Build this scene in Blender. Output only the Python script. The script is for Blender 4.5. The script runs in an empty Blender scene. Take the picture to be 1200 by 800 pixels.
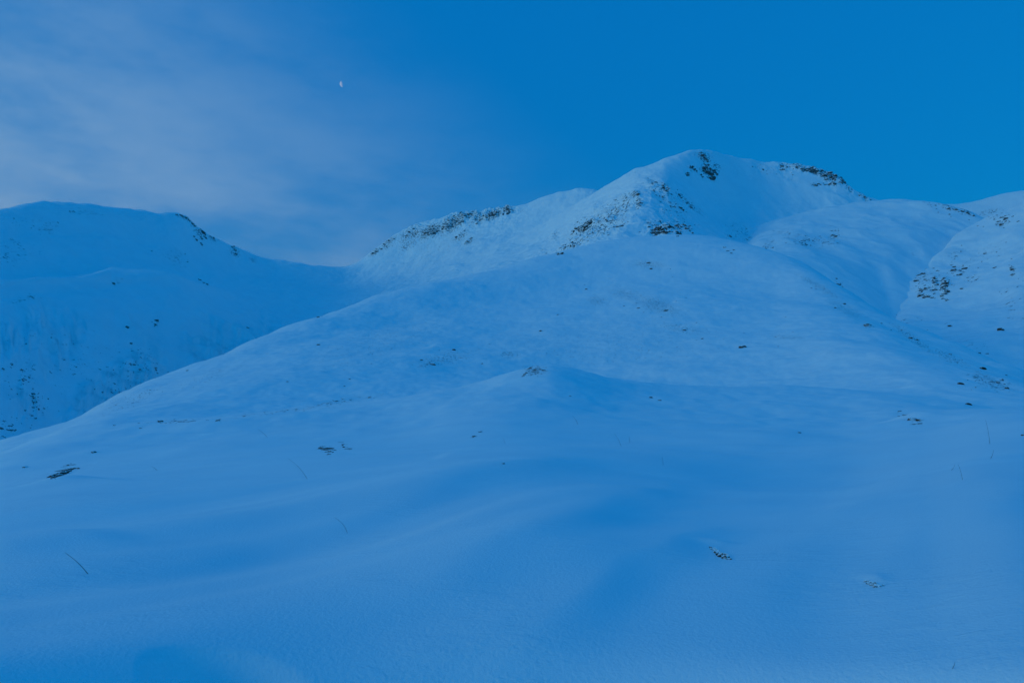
import bpy, math, random
import numpy as np
from mathutils import Vector
from mathutils.bvhtree import BVHTree

random.seed(7); RNG = np.random.default_rng(11)
scene = bpy.context.scene
COL = scene.collection

# ------------------------------------------------------------------ camera
F = 800.0                         # focal length in photo pixels (24 mm on 36 mm, 1200 px wide)
PITCH = math.atan(120.0 / F)
cp, sp = math.cos(PITCH), math.sin(PITCH)
cam_d = bpy.data.cameras.new('camera'); cam = bpy.data.objects.new('camera', cam_d); COL.objects.link(cam)
cam_d.lens = 24.0; cam_d.sensor_width = 36.0; cam_d.clip_start = 0.1; cam_d.clip_end = 60000
cam.location = (0, 0, 0); cam.rotation_euler = (math.pi/2 + PITCH, 0, 0)
scene.camera = cam

def ray(u, v):
    u = np.asarray(u, float); v = np.asarray(v, float)
    a = u - 600.0; b = 400.0 - v
    return a, F*cp - b*sp, F*sp + b*cp           # world x, y, z
def azel(u, v):
    x, y, z = ray(u, v)
    return np.arctan2(x, y), z / np.hypot(x, y)
def project(x, y, z):
    fy = y*cp + z*sp; up = -y*sp + z*cp
    fy = np.where(fy > 1e-3, fy, 1e-3)
    return 600 + F*x/fy, 400 - F*up/fy

# ------------------------------------------------------------------ noise
_P = RNG.permutation(256); _P = np.concatenate([_P, _P, _P])
_G = RNG.normal(size=(256, 2)); _G /= np.linalg.norm(_G, axis=1)[:, None]
def pn(x, y, seed=0):
    x = x + seed*17.37; y = y - seed*9.71
    xi = np.floor(x).astype(np.int64); yi = np.floor(y).astype(np.int64)
    xf = x - xi; yf = y - yi
    xi &= 255; yi &= 255
    def g(ix, iy, dx, dy):
        h = _P[_P[ix & 255] + (iy & 255)]
        return _G[h, 0]*dx + _G[h, 1]*dy
    uu = xf*xf*xf*(xf*(xf*6-15)+10); vv = yf*yf*yf*(yf*(yf*6-15)+10)
    a = g(xi, yi, xf, yf); b = g(xi+1, yi, xf-1, yf)
    c = g(xi, yi+1, xf, yf-1); d = g(xi+1, yi+1, xf-1, yf-1)
    return ((a+(b-a)*uu) + ((c+(d-c)*uu)-(a+(b-a)*uu))*vv)*1.5
def fbm(x, y, wl, octs, gain=0.5, seed=0):
    s = 0; a = 1.0
    for i in range(octs):
        s = s + a*pn(x/wl, y/wl, seed+i); wl *= 0.5; a *= gain
    return s
def ridged(x, y, wl, octs, gain=0.5, seed=0):
    s = 0; a = 1.0
    for i in range(octs):
        s = s + a*(1-2*np.abs(pn(x/wl, y/wl, seed+i))); wl *= 0.5; a *= gain
    return s
def sstep(a, b, x):
    t = np.clip((x-a)/(b-a), 0, 1); return t*t*(3-2*t)

# ------------------------------------------------------------------ lofted terrain sheets
def line(pts, az, mode='v'):
    """pts (u, v, dist) read off the photo, or ('az', deg, z, dist) outside it -> dist, z per azimuth"""
    A, Z, D = [], [], []
    for p in pts:
        if p[0] == 'az': A.append(math.radians(p[1])); Z.append(p[2]); D.append(p[3])
        else:
            a, t = azel(p[0], p[1]); A.append(float(a)); D.append(p[2]); Z.append(float(t)*p[2])
    A, Z, D = map(np.array, (A, Z, D)); o = np.argsort(A); A, Z, D = A[o], Z[o], D[o]
    T = Z/D
    h = hermite(A[:, None], T[:, None], None, az)
    L = hermite(A[:, None], np.log(D)[:, None], None, az)
    d = np.exp(L); return d, h*d
def slopes(X, Y):
    """monotone (Fritsch-Carlson) slopes down axis 0; X, Y (K, N)"""
    h = np.diff(X, axis=0); dl = np.diff(Y, axis=0)/h
    m = np.zeros_like(Y); m[0] = dl[0]; m[-1] = dl[-1]
    if Y.shape[0] > 2:
        w1 = 2*h[1:] + h[:-1]; w2 = h[1:] + 2*h[:-1]
        ok = dl[:-1]*dl[1:] > 0
        with np.errstate(divide='ignore', invalid='ignore'):
            hm = (w1+w2)/(w1/dl[:-1] + w2/dl[1:])
        m[1:-1] = np.where(ok, hm, 0)
    return m
def hermite(A, T, _, az):
    A = A[:, 0]; T = T[:, 0]
    m = slopes(A[:, None], T[:, None])[:, 0]
    i = np.clip(np.searchsorted(A, az)-1, 0, len(A)-2)
    x = np.clip(az, A[0], A[-1]); h = A[i+1]-A[i]; t = (x-A[i])/h
    return (2*t**3-3*t**2+1)*T[i] + (t**3-2*t**2+t)*h*m[i] + (-2*t**3+3*t**2)*T[i+1] + (t**3-t**2)*h*m[i+1]

def loft(az, rows, counts):
    """rows: list of (D, z) arrays near -> far; returns X, Y, Z grids [row, col]"""
    D = np.array([r[0] for r in rows]); Z = np.array([r[1] for r in rows])
    for k in range(1, len(D)): D[k] = np.maximum(D[k], D[k-1]*1.01)
    L = np.log(D); m = slopes(L, Z)
    # gentler, non monotone-clamped where smooth
    out_d, out_z = [], []
    for k in range(len(rows)-1):
        n = counts[k]; last = k == len(rows)-2
        for j in range(n + (1 if last else 0)):
            t = j/n; h = L[k+1]-L[k]
            z = (2*t**3-3*t**2+1)*Z[k] + (t**3-2*t**2+t)*h*m[k] + (-2*t**3+3*t**2)*Z[k+1] + (t**3-t**2)*h*m[k+1]
            out_d.append(np.exp(L[k]+h*t)); out_z.append(z)
    Dg = np.array(out_d); Zg = np.array(out_z)
    return Dg*np.sin(az)[None], Dg*np.cos(az)[None], Zg

def blur_cols(Z, s):
    if s < 1: return Z
    k = np.exp(-0.5*(np.arange(-3*s, 3*s+1)/s)**2); k /= k.sum()
    Zp = np.pad(Z, ((0, 0), (3*s, 3*s)), mode='edge')
    out = np.zeros_like(Z)
    for i, w in enumerate(k): out += w*Zp[:, i:i+Z.shape[1]]
    return out
def blur_rows(Z, s):
    return blur_cols(Z.T, s).T

BVH = {}
def grid_mesh(name, X, Y, Z, mat, rock=None, wrap=False, centre=None):
    R, Cn = X.shape
    co = np.stack([X, Y, Z], -1).reshape(-1, 3).astype(np.float32)
    r = np.arange(R-1)[:, None]; cN = Cn if wrap else Cn-1
    c = np.arange(cN)[None]; c1 = (c+1) % Cn
    f = np.stack([r*Cn+c, r*Cn+c1, (r+1)*Cn+c1, (r+1)*Cn+c], -1).reshape(-1, 4).astype(np.int32)
    me = bpy.data.meshes.new(name)
    nv = len(co); nf = len(f)
    me.vertices.add(nv); me.vertices.foreach_set('co', co.ravel())
    me.loops.add(nf*4); me.loops.foreach_set('vertex_index', f.ravel())
    me.polygons.add(nf)
    me.polygons.foreach_set('loop_start', np.arange(0, nf*4, 4, dtype=np.int32))
    me.polygons.foreach_set('loop_total', np.full(nf, 4, dtype=np.int32))
    me.polygons.foreach_set('use_smooth', np.ones(nf, dtype=bool))
    me.update(calc_edges=True)
    if rock is not None:
        at = me.attributes.new('rock', 'FLOAT', 'POINT'); at.data.foreach_set('value', rock.astype(np.float32).ravel())
    me.materials.append(mat)
    ob = bpy.data.objects.new(name, me); COL.objects.link(ob); ob['kind'] = 'structure'
    sy, sx = max(1, R//260), max(1, Cn//500)
    rr = np.unique(np.r_[np.arange(0, R, sy), R-1]); cc = np.unique(np.r_[np.arange(0, Cn, sx), Cn-1])
    sub = np.stack([X, Y, Z], -1)[np.ix_(rr, cc)]; r2, c2 = len(rr), len(cc)
    a = np.arange(r2-1)[:, None]; b = np.arange(c2-1)[None]
    ff = np.stack([a*c2+b, a*c2+b+1, (a+1)*c2+b+1, (a+1)*c2+b], -1).reshape(-1, 4)
    return ob, (sub.reshape(-1, 3), ff)

# ------------------------------------------------------------------ materials
def nodes(name):
    m = bpy.data.materials.new(name); m.use_nodes = True
    nt = m.node_tree; nt.nodes.clear()
    def N(t, **k):
        n = nt.nodes.new(t)
        for a, v in k.items():
            if a.startswith('i_'):
                n.inputs[int(a[2:])].default_value = v
            else: setattr(n, a, v)
        return n
    return m, nt, N, nt.links.new
def noise(N, L, vec, scale, detail=3, rough=0.5):
    n = N('ShaderNodeTexNoise'); n.inputs['Scale'].default_value = scale
    n.inputs['Detail'].default_value = detail; n.inputs['Roughness'].default_value = rough
    L(vec, n.inputs['Vector']); return n.outputs['Fac']
def mrange(N, L, val, a, b, c=0.0, d=1.0, smooth=True):
    n = N('ShaderNodeMapRange'); n.interpolation_type = 'SMOOTHSTEP' if smooth else 'LINEAR'
    L(val, n.inputs[0]); n.inputs[1].default_value = a; n.inputs[2].default_value = b
    n.inputs[3].default_value = c; n.inputs[4].default_value = d; return n.outputs[0]
def math_(N, L, op, a, b):
    n = N('ShaderNodeMath'); n.operation = op
    for i, x in enumerate((a, b)):
        if isinstance(x, (int, float)): n.inputs[i].default_value = x
        else: L(x, n.inputs[i])
    return n.outputs[0]
def mixc(N, L, fac, a, b):
    n = N('ShaderNodeMix'); n.data_type = 'RGBA'
    if isinstance(fac, float): n.inputs[0].default_value = fac
    else: L(fac, n.inputs[0])
    for i, x in ((6, a), (7, b)):
        if isinstance(x, tuple): n.inputs[i].default_value = x
        else: L(x, n.inputs[i])
    return n.outputs[2]

SNOW_A = (0.88, 0.92, 0.95, 1); SNOW_B = (0.93, 0.96, 0.98, 1)
ROCK_A = (0.030, 0.026, 0.024, 1); ROCK_B = (0.115, 0.085, 0.065, 1)

def snow_terrain(name, fine, strata=(1, 1, 2.2), bump_d=0.02, crust=0.15, fine2=None, wind=0):
    """snow, with rock standing out of it where the sheet's 'rock' value lets it; fine = size of the bits (m)"""
    m, nt, N, L = nodes(name)
    out = N('ShaderNodeOutputMaterial'); b = N('ShaderNodeBsdfPrincipled'); L(b.outputs[0], out.inputs[0])
    tc = N('ShaderNodeTexCoord').outputs['Object']
    at = N('ShaderNodeAttribute'); at.attribute_name = 'rock'
    mp = N('ShaderNodeMapping'); mp.inputs['Scale'].default_value = strata; L(tc, mp.inputs[0])
    n1 = noise(N, L, mp.outputs[0], 1.0/fine, 5, 0.66)
    # threshold falls as the rock value rises
    thr = mrange(N, L, at.outputs['Fac'], 0, 1, 0.74, 0.36, smooth=False)
    d = math_(N, L, 'SUBTRACT', n1, thr)
    rf = mrange(N, L, d, 0.0, 0.035)
    gate = mrange(N, L, at.outputs['Fac'], 0.02, 0.10)
    rf = math_(N, L, 'MULTIPLY', rf, gate)
    n2 = noise(N, L, tc, 1.0/(fine*6), 4, 0.6)
    snow = mixc(N, L, mrange(N, L, n2, 0.3, 0.7), SNOW_A, SNOW_B)
    n3 = noise(N, L, tc, 3.0/fine, 3, 0.6)
    rock = mixc(N, L, mrange(N, L, n3, 0.4, 0.75), ROCK_A, ROCK_B)
    L(mixc(N, L, rf, snow, rock), b.inputs['Base Color'])
    b.inputs['Roughness'].default_value = 0.75
    b.inputs['Specular IOR Level'].default_value = 0.25
    bm = N('ShaderNodeBump'); bm.inputs['Strength'].default_value = crust; bm.inputs['Distance'].default_value = bump_d
    h = noise(N, L, tc, 1.0/(fine2 or fine), 6, 0.62)
    L(h, bm.inputs['Height']); last = bm
    if wind:
        mw = N('ShaderNodeMapping'); mw.inputs['Rotation'].default_value = (0, 0, -0.86); mw.inputs['Scale'].default_value = (1.0, 3.2, 1.0); L(tc, mw.inputs[0])
        w1 = noise(N, L, mw.outputs[0], 2.6, 5, 0.6)
        patch = mrange(N, L, noise(N, L, tc, 0.55, 2, 0.5), 0.42, 0.62)
        hh = math_(N, L, 'MULTIPLY', mrange(N, L, w1, 0.42, 0.66), patch)
        b2 = N('ShaderNodeBump'); b2.inputs['Strength'].default_value = 1.0; b2.inputs['Distance'].default_value = wind
        L(hh, b2.inputs['Height']); L(bm.outputs[0], b2.inputs['Normal']); last = b2
    L(last.outputs[0], b.inputs['Normal'])
    return m

def rock_material(name, size, snow_lo=0.35, snow_hi=0.62, warm=0.5):
    """bare rock with snow lying on whatever faces up"""
    m, nt, N, L = nodes(name)
    out = N('ShaderNodeOutputMaterial'); b = N('ShaderNodeBsdfPrincipled'); L(b.outputs[0], out.inputs[0])
    tc = N('ShaderNodeTexCoord').outputs['Object']
    ge = N('ShaderNodeNewGeometry'); se = N('ShaderNodeSeparateXYZ'); L(ge.outputs['True Normal'], se.inputs[0])
    n1 = noise(N, L, tc, 2.5/size, 5, 0.65)
    up = math_(N, L, 'ADD', se.outputs[2], math_(N, L, 'MULTIPLY', math_(N, L, 'SUBTRACT', n1, 0.5), 1.3))
    sf = mrange(N, L, up, snow_lo, snow_hi)
    n2 = noise(N, L, tc, 5.0/size, 5, 0.7)
    wb = tuple(ROCK_B[i]*(1-warm) + (0.16, 0.095, 0.06, 1)[i]*warm for i in range(3)) + (1,)
    rock = mixc(N, L, mrange(N, L, n2, 0.35, 0.75), ROCK_A, wb)
    L(mixc(N, L, sf, rock, SNOW_B), b.inputs['Base Color'])
    b.inputs['Roughness'].default_value = 0.85; b.inputs['Specular IOR Level'].default_value = 0.2
    bm = N('ShaderNodeBump'); bm.inputs['Strength'].default_value = 0.6; bm.inputs['Distance'].default_value = size*0.08
    L(n2, bm.inputs['Height']); L(bm.outputs[0], b.inputs['Normal'])
    return m

# ------------------------------------------------------------------ regions where rock pierces the snow
def ellmask(U, V, ells):
    M = np.zeros_like(U)
    for (u, v, ru, rv, rot, k) in ells:
        a = math.radians(rot); du = U-u; dv = V-v
        p = (du*math.cos(a)+dv*math.sin(a))/ru; q = (-du*math.sin(a)+dv*math.cos(a))/rv
        M = np.maximum(M, k*np.exp(-(p*p+q*q)**1.3*0.8))
    return M

# ================================================================== 1. the near hill (camera stands on it)
def azgrid(lo, hi, dense_lo, dense_hi, nd, nc):
    a = np.linspace(math.radians(lo), math.radians(dense_lo), nc, endpoint=False)
    b = np.linspace(math.radians(dense_lo), math.radians(dense_hi), nd, endpoint=False)
    c = np.linspace(math.radians(dense_hi), math.radians(hi), nc, endpoint=False)
    return np.concatenate([a, b, c])
az = azgrid(-180, 180, -42, 42, 1150, 90)
def side(zl, dl, zb, db, zr, dr):
    return [('az', -180, zb, db), ('az', -110, zl, dl), ('az', 110, zr, dr), ('az', 180, zb, db)]
def flat(z, D): return (np.full_like(az, D), np.full_like(az, z))
cr = [(-120,585,60),(0,534,62),(115,499,68),(190,494,72),(270,489,76),(340,482,80),(400,473,84),(500,459,88),(560,447,90),(600,436.5,90),(620,432.5,90),(640,431,90),
      (660,433.5,91),(685,439,93),(720,447,96),(800,456,98),(900,456,96),(960,458,94),(1050,463,90),(1100,469,86),(1200,482,78),(1330,500,70)]
sil = [(-120,575,75),(0,518,100),(40,507,110),(90,488,130),(130,467,150),(200,440,185),(240,427,205),(300,400,245),(350,383,280),(400,368,320),(440,356,360),
       (480,347,400),(530,337,450),(580,327,500),(620,317,545),(660,308,590),(700,300,625),(740,295,645),(780,292,650),(830,294,640),(870,300,610),(900,308,570),
       (940,322,510),(980,343,450),(1020,365,390),(1060,387,335),(1100,405,290),(1140,421,250),(1200,445,205),(1330,500,140)]
rows = [flat(-1.6, 0.3), flat(-1.56, 1.0)]
def rw(pts, s): rows.append(line(pts + s, az))
rw([(-120,822,3.6),(0,814,3.6),(600,798,3.6),(1200,800,3.6),(1330,800,3.6)], side(-1.9,3.6,-2.0,3.6,-1.7,3.6))
rw([(-120,708,6.2),(0,690,6.2),(300,664,6.3),(600,641,6.3),(800,662,6.3),(930,671,6.3),(1080,658,6.3),(1200,641,6.3),(1330,658,6.3)], side(-2.3,6.3,-2.4,6.3,-1.8,6.3))
rw([(-120,640,12),(0,619,12),(300,592,12),(600,568,12),(800,589,12),(940,600,12),(1080,588,12),(1200,568,12),(1330,578,12)], side(-3.0,12,-3.2,12,-2.2,12))
rw([(-120,608,24),(0,574,25),(300,545,25),(600,520,25),(750,533,25),(900,546,25),(980,547,25),(1080,535,25),(1200,517,25),(1330,526,25)], side(-5,25,-5,25,-3.5,25))
rw([(-120,594,42),(0,548,42),(200,520,44),(300,508,44),(450,494,46),(600,469,48),(750,484,50),(900,499,50),(980,502,50),(1080,495,48),(1200,487,45),(1330,508,42)], side(-9,44,-8,44,-7,44))
rw(cr, side(-18,75,-14,75,-14,75))
dip = [(-120,584,66),(0,533,67),(115,497,74),(190,491,78),(270,486,84),(340,479,90),(400,471,98),(500,459,108),(545,452,116),(580,449,119),(610,449,121),(640,452,122),(680,456,122),
       (720,458,120),(760,460,117),(800,461,114),(900,460,110),(960,461.5,106),(1050,464.5,97),(1100,468.5,92),(1200,481,83),(1330,499,75)]
rw(dip, side(-20,84,-16,84,-16,84))
def interp_pts(pts, u): 
    P = np.array(pts); return float(np.interp(u, P[:,0], P[:,1])), float(np.interp(u, P[:,0], P[:,2]))
base = [(-120,583,66),(0,532,67),(115,499,74),(200,491,78),(300,481,86),(400,470,98),(500,461,108),(600,457,118),(700,457,120),(800,457,116),(900,457,112),(1000,459,104),(1100,468,92),(1200,481,83),(1330,499,75)]
us = [-120,0,60,130,200,300,400,500,600,650,700,760,830,900,960,1020,1080,1140,1200,1330]
for tt, bulge in ((0.33, 0.40), (0.66, 0.76)):
    mid = []
    for u in us:
        v0, d0 = interp_pts(base, u); v1, d1 = interp_pts(sil, u)
        bb = bulge + (0.15 if tt < .5 else 0.13)*float(sstep(880, 1040, u))
        mid.append((u, v0 + (v1-v0)*bb, d0*(d1/d0)**tt))
    rw(mid, side(-60,180*(1+tt),-30,180*(1+tt),-50,180*(1+tt)))
rw(sil, side(-130,400,-60,400,-110,400))
Ds, Zs = rows[-1]
rows.append((Ds*1.06, Zs - Ds*0.06*0.10))
rows.append((Ds*1.22, Zs - Ds*0.16*0.45 - Ds*0.006))
rows.append((Ds*1.6 + 60, Zs - (Ds*0.54+60)*0.50))
rows.append((Ds*2.2 + 160, Zs - (Ds*1.14+160)*0.45))
cnt = [3, 5, 60, 70, 70, 60, 90, 40, 110, 110, 100, 20, 12, 10, 6]
X, Y, Z = loft(az, rows, cnt)
Z = blur_rows(blur_cols(Z, 5), 5)
D = np.hypot(X, Y)
near = sstep(2, 8, D)
# wind drifts: long, low, running up to the right
def rot(a): return X*math.cos(a)+Y*math.sin(a), -X*math.sin(a)+Y*math.cos(a)
Pn, Qn = rot(0.86); Pf, Qf = rot(0.12); P1, Q1 = rot(0.5)
wv = 1.2*pn(X/7, Y/7, 9)
d1 = pn(Pn/10, (Qn+wv)/2.4, 3)*0.12 + pn(Pn/4, (Qn+wv)/0.9, 4)*0.030 + pn(Pn/1.3, Qn/0.45, 5)*0.0050
d2 = pn(Pf/16, (Qf+wv)/5.0, 6)*0.12 + pn(Pf/6, (Qf+wv)/1.7, 7)*0.07 + pn(Pf/34, Qf/11, 8)*0.25
bl = sstep(9, 20, D)
dr = d1*(1-bl*0.75) + d2*bl
Z += dr*sstep(1, 3, D)*(1-sstep(60, 160, D)*0.6)
Z += fbm(X, Y, 34, 3, 0.45, 20)*0.75*sstep(8, 30, D)
Z += fbm(X, Y, 150, 2, 0.5, 26)*2.4*sstep(80, 260, D)*(1-sstep(560, 900, D)*0.3)
rg = fbm(X, Y, 22, 4, 0.55, 30)
Z += rg*0.40*sstep(70, 150, D) + fbm(X, Y, 4.5, 3, 0.6, 33)*0.12*sstep(25, 60, D)
# little wind lips above the crest: sharp one-sided terraces
tp = Q1/26 + pn(X/60, Y/60, 41)*1.4
saw = tp-np.floor(tp); lip = sstep(0, 0.9, saw)*(1-sstep(0.90, 1.0, saw))
Z += (lip-0.4)*0.55*sstep(90, 140, D)*sstep(0.0, 0.5, pn(X/45, Y/45, 43))*(1-sstep(300, 450, D))
tp = Q1/5.5 + pn(X/13, Y/13, 45)*1.5
saw = tp-np.floor(tp); lip = sstep(0, 0.85, saw)*(1-sstep(0.86, 1.0, saw))
Z += (lip-0.4)*0.06*sstep(11, 22, D)*(1-sstep(70, 110, D))*sstep(0.0, 0.5, pn(X/15, Y/15, 46))
# drifts that can be told apart: a low ridge each, its left side catching the light
U, V = project(X, Y, Z)
def ground(u, v):
    k = np.argmin((U-u)**2 + (V-v)**2 + np.where(D > 150, 1e9, 0)); return X.flat[k], Y.flat[k]
def drift(a, b, h, w):
    global Z
    (x0, y0), (x1, y1) = ground(*a), ground(*b)
    dx, dy = x1-x0, y1-y0; L2 = dx*dx+dy*dy
    t = ((X-x0)*dx+(Y-y0)*dy)/L2
    p = ((X-x0)*dy-(Y-y0)*dx)/math.sqrt(L2) + 0.25*w*pn(X/(2.5*w), Y/(2.5*w), 66)    # + to the right
    body = np.where(p > 0, np.exp(-(p/(w*0.8))**2), np.exp(-(p/(w*1.9))**2))
    Z = Z + h*body*sstep(-0.45, 0.25, t)*(1-sstep(0.75, 1.45, t))
drift((545,665), (770,578), 0.13, 0.75)
drift((590,790), (815,640), 0.11, 0.42)
drift((800,790), (990,600), 0.07, 0.8)
drift((480,575), (650,545), 0.16, 1.3)
drift((1010,700), (1130,545), 0.13, 1.1)
drift((760,560), (900,505), 0.16, 2.2)
drift((60,700), (250,650), 0.05, 0.6)
drift((-20,650), (110,628), 0.07, 0.8)
# hollow added to the snow so its shade darkens the lower edge
def world_at(u, v, d):
    a, t = azel(u, v); return float(d*np.sin(a)), float(d*np.cos(a))
hx, hy = ground(268, 832)
hr = np.sqrt(((X-hx)/0.36)**2 + ((Y-hy)/0.17)**2)
Z -= 0.34*(1-sstep(0.35, 1.25, hr))
# small snow humps over buried stones
def hump(u, v, d, w, h, wy=None):
    global Z
    x, y = world_at(u, v, d); Z = Z + h*np.exp(-(((X-x)/w)**2 + ((Y-y)/(wy or w))**2))
hump(840, 642, 7.0, 0.16, 0.035, .12); hump(1022, 678, 5.7, 0.08, 0.012); hump(1032, 686, 5.6, 0.05, 0.015)
hump(1072, 488, 52, 1.4, 0.45); hump(72, 552, 24, 0.8, 0.18); hump(395, 524, 27, 0.8, 0.15)
hump(626, 438, 88, 3.5, 0.35)
U, V = project(X, Y, Z)
hill_rock = ellmask(U, V, [
    (760,310,26,7,5,.46),(735,345,30,10,10,.42),(770,358,40,12,15,.46),(800,385,40,8,10,.40),(700,352,16,8,0,.44),
    (520,420,45,9,-10,.42),(500,427,14,4,-15,.50),(596,415,15,6,0,.45),(400,470,60,4,-9,.42),(330,482,80,3,-6,.40),(200,494,60,3,-3,.46),
    (72,553,22,6,-30,.62),(385,527,16,5,10,.55),(405,523,10,4,20,.5),(30,546,6,3,0,.5),(626,434,18,7,-5,.56),
    (560,508,12,4,-25,.45),(960,336,40,5,30,.44),(990,362,30,8,25,.42),(1070,397,40,6,35,.46),(1115,420,35,6,25,.42),(1160,447,34,10,20,.50),
    (1017,382,8,3,0,.5),(450,400,120,30,-20,.30),(700,400,200,40,0,.28),(920,395,30,4,5,.42),(1070,491,18,7,15,.5),(150,470,60,12,-20,.33),
    (846,650,10,7,40,.44),(1022,680,12,6,10,.42),(250,440,60,10,-20,.30)])
hill_rock = np.where(hill_rock > .15, hill_rock+.05, 0); hill_rock[V > 700] = 0
M_HILL = snow_terrain('snow_near', 0.55, bump_d=0.009, crust=0.75, fine2=0.026, wind=0.005)
hill_obs, hb = grid_mesh('snowy_hill', X, Y, Z, M_HILL, hill_rock, wrap=True)
# close the little opening under the camera
BV_HILL = BVHTree.FromPolygons([tuple(p) for p in hb[0]], [tuple(int(i) for i in f) for f in hb[1]])

# ================================================================== generic far sheet
def far_sheet(name, lines, cnt, lo, hi, ncol, mat, shape, ells, smooth=3, back=0.6, rough=1.0):
    azs = np.linspace(lo, hi, ncol)
    rws = [line(l, azs) for l in lines]
    Ds, Zs = rws[-1]
    rws.append((Ds*1.03, Zs - Ds*0.03*0.18)); rws.append((Ds*1.12, Zs - Ds*0.11*back)); rws.append((Ds*1.6, Zs - Ds*0.6*back))
    X, Y, Z = loft(azs, rws, cnt + [10, 8, 10])
    Z = blur_rows(blur_cols(Z, smooth), smooth)
    U, V = project(X, Y, Z)
    M = ellmask(U, V, ells)
    Z = Z + shape(X, Y, Z, U, V, M)
    Z = Z + rough*M*(ridged(X, Z*2+Y*0.3, 22, 4, 0.6, 77)-0.6)*3.2*sstep(.35, .8, M)
    ob, b = grid_mesh(name, X, Y, Z, mat, M)
    return ob, BVHTree.FromPolygons([tuple(p) for p in b[0]], [tuple(int(i) for i in f) for f in b[1]])
def A_(u): return float(azel(u, 400)[0])

M_FAR = snow_terrain('snow_far', 5.5, bump_d=2.0, crust=0.5, strata=(1, 1, 2.4), fine2=14)
M_MID = snow_terrain('snow_mid', 6.0, bump_d=1.4, crust=0.5, strata=(1, 1, 1.6), fine2=9)

# ---- left mountain, the saddle and the long ridge that climbs from it, one continuous sheet
def kx(u, D): return D*(1+0.0011*(min(u, 330)-150))
LA = [
 [(-500,900,kx(-500,420)),(-100,780,kx(-100,430)),(0,740,kx(0,450)),(150,660,500),(300,600,640),(420,540,800),(520,500,850),(700,480,860),(900,480,860)],
 [(-500,620,kx(-500,640)),(-100,600,kx(-100,640)),(0,560,kx(0,650)),(150,500,700),(300,430,kx(300,800)),(400,402,1100),(460,388,1150),(520,368,1100),(600,345,1000),(700,330,960),(900,325,960)],
 [(-500,380,kx(-500,1000)),(-100,358,kx(-100,1000)),(0,345,kx(0,1010)),(60,340,kx(60,1020)),(130,330,kx(130,1040)),(200,334,kx(200,1060)),(260,352,kx(260,1090)),(330,372,kx(330,1120)),(400,368,1400),(450,357,1430),(500,343,1380),(550,331,1280),(600,320,1180),(700,305,1120),(900,300,1100)],
 [(-500,370,kx(-500,1175)),(-100,350,kx(-100,1175)),(0,334,kx(0,1195)),(60,326,kx(60,1205)),(130,318,kx(130,1215)),(200,322,kx(200,1225)),(260,334,kx(260,1245)),(330,350,kx(330,1237)),(400,347,1560),(450,336,1600),(500,322,1560),(550,310,1480),(600,298,1400),(700,280,1300),(900,275,1300)],
 [(-500,320,kx(-500,1365)),(-100,290,kx(-100,1365)),(0,285,kx(0,1375)),(60,279,kx(60,1385)),(130,277,kx(130,1395)),(200,287,kx(200,1405)),(240,305,kx(240,1415)),(300,326,kx(300,1402)),(370,331,1690),(400,331,1760),(430,324,1810),(460,311,1820),(500,296,1800),(550,282,1740),(600,274,1680),(700,255,1600),(900,255,1600)],
 [(-500,300,kx(-500,1550)),(-200,270,kx(-200,1570)),(-60,254,kx(-60,1570)),(0,248,kx(0,1570)),(25,244,kx(25,1570)),(50,241,kx(50,1570)),(85,240,kx(85,1570)),(110,239,kx(110,1570)),(140,243,kx(140,1570)),(165,247,kx(165,1570)),(183,252,kx(183,1560)),(200,251,kx(200,1550)),(213,253,kx(213,1540)),(222,259,kx(222,1540)),(232,267,kx(232,1540)),
  (243,275,kx(243,1540)),(270,288,kx(270,1550)),(300,301,kx(300,1545)),(325,308,kx(325,1565)),(345,312,1880),(370,314.5,1920),(395,314.5,1960),(412,311.5,1990),(425,304,2000),(437,294,2010),(450,285,2010),(475,271,2010),(500,261,2000),(525,253,1985),(545,249,1975),(560,250,1965),(575,249,1950),(597,246,1930),(605,246,1925),(640,235,1900),
  (665,228,1880),(682,225,1865),(696,227,1850),(712,232,1840),(760,245,1840),(900,260,1840)],
]
def shapeA(X, Y, Z, U, V, M):
    s = fbm(X, Y, 260, 4, 0.5, 50)*7*(1-0.5*sstep(330, 380, U)*(1-sstep(440, 480, U)))
    lf = 1-sstep(300, 400, U)
    g = sstep(345, 400, V)*lf
    sh = np.clip((U+60)/300, 0, 1.0)*1.5
    q = (U - sh*(V-345)) + 8*pn(U/60, V/60, 52)
    s += g*(ridged(q+5*pn(U/9,V/30,58), V*0.22, 38, 4, 0.6, 53)-0.8)*(12*sstep(-0.35, 0.4, pn(U/70, V/60, 59)))
    s += 12.0*np.exp(-((V-np.interp(U, [-200,0,60,130,200,260,330], [352,343,338,325,331,340,352]))/4.0)**2)*(1-sstep(230, 300, U))
    s += (1-sstep(300, 345, V))*fbm(X*0.5+Y*0.3, Y, 60, 4, 0.6, 56)*2.2*sstep(242, 268, V)
    s += fbm(X, Y, 40, 4, 0.55, 57)*2.4
    # ridge on the right: blocky crest
    s += sstep(425, 450, U)*(1-sstep(604, 614, U))*fbm(X, Z*1.7+Y*0.2, 24, 4, 0.65, 63)*(1-sstep(252, 285, V))*(2+9*M)
    return s
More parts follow.
